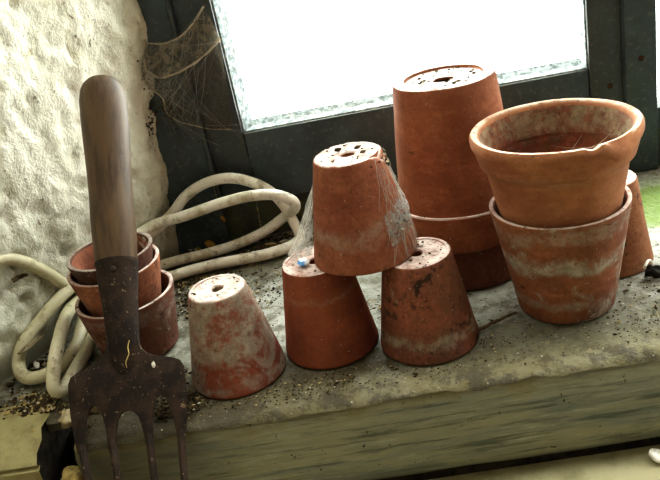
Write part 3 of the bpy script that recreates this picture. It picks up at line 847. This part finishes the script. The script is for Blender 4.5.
for cx, cy, cz, R_, n, big, lab in ((-.137, .5405, .0783, .019, 26, .0009, 'dark crumbs on the base of the whitened pot beside the fork'), (.0202, .5425, .0780, .022, 30, .0011, 'dark crumbs on the base of the mottled speckled pot'),
                               (-.0183, .5591, .1607, .022, 40, .0009, 'dark crumbs and bits on the chipped base of the perched pot'), (.0712, .6639, .1754, .030, 60, .0013, 'dark crumbs in the recessed base of the tallest pot'),
                               (-.0595, .5593, .0780, .022, 14, .0008, 'dark crumbs around the blue bead')):
    bm = bmesh.new()
    for _ in range(n):
        a = rnd.uniform(0, 2*PI); q = R_*rnd.random()**.5
        if q < .010: continue
        if lab.startswith('dark crumbs around') and abs(a-3.7) > 1.2: continue
        rr = big*rnd.uniform(.3, 1.2)
        lump(bm, (cx+q*math.cos(a), cy+q*math.sin(a), cz+rr*.45), rr, (1.3, 1, .6), 1, rnd.random()*50, .7, rnd.choice((0, 0, 1, 1, 3)))
    if 'perched' in lab:
        for dx, dy, rr in ((-.006, .008, .0026), (.008, .006, .0020), (.012, -.006, .0018)):
            lump(bm, (cx+dx, cy+dy, cz+rr*.5), rr, (1.3, 1, .7), 1, rnd.random()*50, .7, rnd.choice((0, 1)))
    tag(link('soil_crumbs', bm, M_soil, smooth=0), lab, 'soil', kind='stuff')

# ------------------------------------------------------------------ cobwebs
def strand(bm, a, b, r=.00022, sag=.06, rnd=random, n=6, mat=0):
    a, b = Vector(a), Vector(b); L = (b-a).length
    side = Vector((rnd.uniform(-1, 1), rnd.uniform(-1, 1), -1.2))*L*sag*rnd.uniform(.2, 1)
    tube(bm, [a.lerp(b, i/n) + side*math.sin(PI*i/n) for i in range(n+1)], r, 3, mat, False)

def sheet(bm, e1, e2, bulge, rows=12, cols=24, mat=1, seed=0):
    a, b = spline(e1, 8), spline(e2, 8)
    pick = lambda L, t: L[min(len(L)-1, int(t*(len(L)-1)+.5))]
    g = []
    for i in range(cols+1):
        p, q = pick(a, i/cols), pick(b, i/cols)
        g.append([bm.verts.new(p.lerp(q, k/rows) + Vector(bulge)*math.sin(PI*k/rows)*math.sin(PI*(.15+.8*i/cols)) + noise.noise_vector((p.lerp(q, k/rows))*60+Vector((seed, 0, 0)))*.0012) for k in range(rows+1)])
    for i in range(cols):
        for k in range(rows):
            f = bm.faces.new((g[i][k], g[i+1][k], g[i+1][k+1], g[i][k+1])); f.material_index = mat
    return a, b

rnd = random.Random(5)
bm = bmesh.new()
arc1 = [(-.2040, .800, .236), (-.1990, .786, .2330), (-.1913, .786, .2304), (-.1814, .784, .2295), (-.1676, .785, .2318), (-.1557, .790, .2383), (-.1468, .794, .2454), (-.1373, .797, .2551)]
arc2 = [(-.2065, .795, .222), (-.2055, .780, .2157), (-.2053, .780, .2069), (-.1952, .778, .1989), (-.1797, .780, .1990), (-.1632, .785, .2030), (-.1458, .791, .2107), (-.1288, .797, .2214)]
arc3 = [(-.2120, .785, .203), (-.2080, .780, .192), (-.1984, .782, .1767), (-.1990, .784, .1623), (-.1902, .788, .1496), (-.1747, .792, .1401), (-.1626, .796, .1335), (-.140, .798, .128)]
a1, a2 = sheet(bm, arc1, arc2, (0, .010, 0), seed=1)
_, a3 = sheet(bm, arc2, arc3, (0, .006, 0), mat=5, seed=2)
for L_, r_ in ((a1, .0009), (a2, .0013), (a3, .0006)):
    tube(bm, L_, [r_*(1+.8*noise.noise(p*200)) for p in L_], 5, 4)
for L, M_ in ((a1, a2), (a2, a3), (a1, a3)):
    for _ in range(16):
        strand(bm, rnd.choice(L), rnd.choice(M_), rnd.uniform(.00012, .00028), .06, rnd)
for _ in range(22):
    p = rnd.choice(a3); strand(bm, p, p + Vector((rnd.uniform(.0, .05), rnd.uniform(0, .012), rnd.uniform(-.05, -.005))), .00016, .08, rnd)
for _ in range(120):
    p = rnd.choice(rnd.choice((a2, a3, a3))) + Vector((rnd.gauss(0, .006), rnd.uniform(-.002, .003), rnd.gauss(0, .007)))
    lump(bm, p, rnd.uniform(.0003, .0011), (1, 1, 1), 1, rnd.random()*9, .8, rnd.choice((2, 3, 3)))
for c in ((-.2225, .787, .150), (-.2215, .789, .158), (-.2165, .795, .1655), (-.1990, .787, .1690), (-.1975, .789, .160)):
    for _ in range(34):
        lump(bm, Vector(c)+Vector((rnd.gauss(0, .0040), rnd.gauss(0, .002), rnd.gauss(0, .0042))), rnd.uniform(.0004, .0015), (1, 1, 1), 1, rnd.random()*9, .9, rnd.choice((2, 3, 3, 3, 3, 3)))
tag(link('cobweb', bm, [M_strand, M_sheet, M_soil[0], M_soil[1], M_edge, M_thin], smooth=60), 'dusty brown funnel cobweb between the left wall and the window frame', 'cobweb')

# web on the right flank of the perched pot
def dsurf(a, z, off=.0008):
    r = .0416 + (.0260-.0416)*(z-.078)/.0825 + off
    return Vector((-.0183+r*math.cos(a), .5591+r*math.sin(a), z))
bm = bmesh.new()
for _ in range(46):
    a = math.radians(rnd.gauss(-24, 20)); a2_ = a+math.radians(rnd.gauss(0, 14))
    z1 = rnd.uniform(.100, .160); z2 = max(.080, z1-rnd.uniform(.02, .06))
    n = 6
    tube(bm, [dsurf(a+(a2_-a)*i/n, z1+(z2-z1)*i/n, .0008+.0022*math.sin(PI*i/n)*rnd.random()) for i in range(n+1)], rnd.uniform(.00010, .00024), 3, 0, False)
gv = []
for i in range(22):
    a = math.radians(-58+84*i/21)
    gv.append([bm.verts.new(dsurf(a, .098+.026*k/9 + .012*(i/21-.5), .0012+.0030*math.sin(PI*k/9)*math.sin(PI*i/21)*(1+noise.noise(Vector((i*.5, k*.5, 0)))))) for k in range(10)])
for i in range(21):
    for k in range(9):
        f = bm.faces.new((gv[i][k], gv[i+1][k], gv[i+1][k+1], gv[i][k+1])); f.material_index = 1
for _ in range(26):
    lump(bm, dsurf(math.radians(rnd.gauss(-24, 14)), rnd.gauss(.107, .005), .0015), rnd.uniform(.0006, .0016), (1, 1, 1), 1, rnd.random()*9, .6, rnd.choice((2, 3)))
for _ in range(26):
    lump(bm, dsurf(math.radians(rnd.gauss(-16, 14)), rnd.uniform(.147, .158), .0008), rnd.uniform(.0004, .0013), (1, 1, 1), 1, rnd.random()*9, .9, rnd.choice((2, 4, 4, 4, 3)))
tag(link('cobweb', bm, [M_strand, M_veil, M_soil[0], M_soil[3], M_soil[1]], smooth=60), 'grey cobweb clinging to the right side of the perched pot', 'cobweb')

# veil from the left flank of the perched pot down to the pot below and the hose
bm = bmesh.new()
e1 = [dsurf(math.radians(188), z, .0006) for z in (.142, .128, .112, .098, .086)]
e2 = [(-.0790, .640, .050), (-.0800, .600, .066), (-.0815, .576, .0784), (-.0800, .571, .0788), (-.0740, .566, .0790)]
p1, p2 = sheet(bm, e1, e2, (-.001, 0, -.006), 10, 18, 1, 4)
for _ in range(46): strand(bm, rnd.choice(p1), rnd.choice(p2), rnd.uniform(.00012, .00022), .03, rnd)
for _ in range(12): strand(bm, rnd.choice(p1), (-.0850+rnd.uniform(-.004, .006), .745+rnd.uniform(-.01, .02), .028+rnd.uniform(-.01, .012)), .00013, .03, rnd)
tag(link('cobweb', bm, [M_strand, M_veil], smooth=60), 'pale cobweb veil strung from the perched pot to the blue-beaded pot and hose', 'cobweb')

# few threads inside the wide-rimmed pot
bm = bmesh.new()
def gin(a, z): r = .0365+.0185*(z-.0665)/.0855; return Vector((.1362+r*math.cos(a), .5648+r*math.sin(a), z))
for a, z, a_, z_ in ((-1.9, .148, .9, .125), (-1.2, .148, 1.4, .118), (-.9, .147, 2.0, .120), (-1.5, .149, .3, .135), (-1.1, .147, -.2, .120), (-1.7, .148, -1.1, .122), (-.6, .146, .6, .130)):
    strand(bm, gin(a, z), gin(a_, z_), .00013, .05, rnd)
tag(link('cobweb', bm, [M_strand], smooth=60), 'fine cobweb threads inside the wide-rimmed pot', 'cobweb')

# threads along the lower and left edge of the casement glass
bm = bmesh.new()
for _ in range(60):
    if rnd.random() < .6:
        x = rnd.uniform(-.13, .0); p = Vector((x, .812, .124)); q = p + Vector((rnd.uniform(-.03, .03), rnd.uniform(-.006, .006), rnd.uniform(-.002, .012)))
        q.x = max(q.x, -.129)
    else:
        z = rnd.uniform(.124, .26); p = Vector((-.127, .812, z)); q = p + Vector((rnd.uniform(-.004, .010), rnd.uniform(-.008, .006), rnd.uniform(-.03, .03)))
        q.z = max(q.z, .124)
    strand(bm, p, q, rnd.uniform(.00012, .00028), .04, rnd)
tag(link('cobweb', bm, [M_strand], smooth=60), 'wispy cobweb threads along the lower left corner of the window glass', 'cobweb')
# dangling litter thread in front of the dark board
for x, z0, z1, lab in ((-.1725, .100, .055, 'vertical dusty thread hanging from the joint at the left end of the casement'), (-.1330, .046, .014, 'vertical dusty thread hanging under the hose loops on the dark board')):
    bm = bmesh.new()
    strand(bm, (x, .7965, z0), (x-.002, .7960, z1), .0003, .02, rnd)
    for _ in range(9):
        t = rnd.random(); lump(bm, (x-.002*t, .7965, z0+(z1-z0)*t), rnd.uniform(.0006, .0014), (1, .8, 1.4), 1, rnd.random()*9, .5, 1)
    tag(link('cobweb', bm, [M_strand, M_soil[2]], smooth=60), lab, 'cobweb')
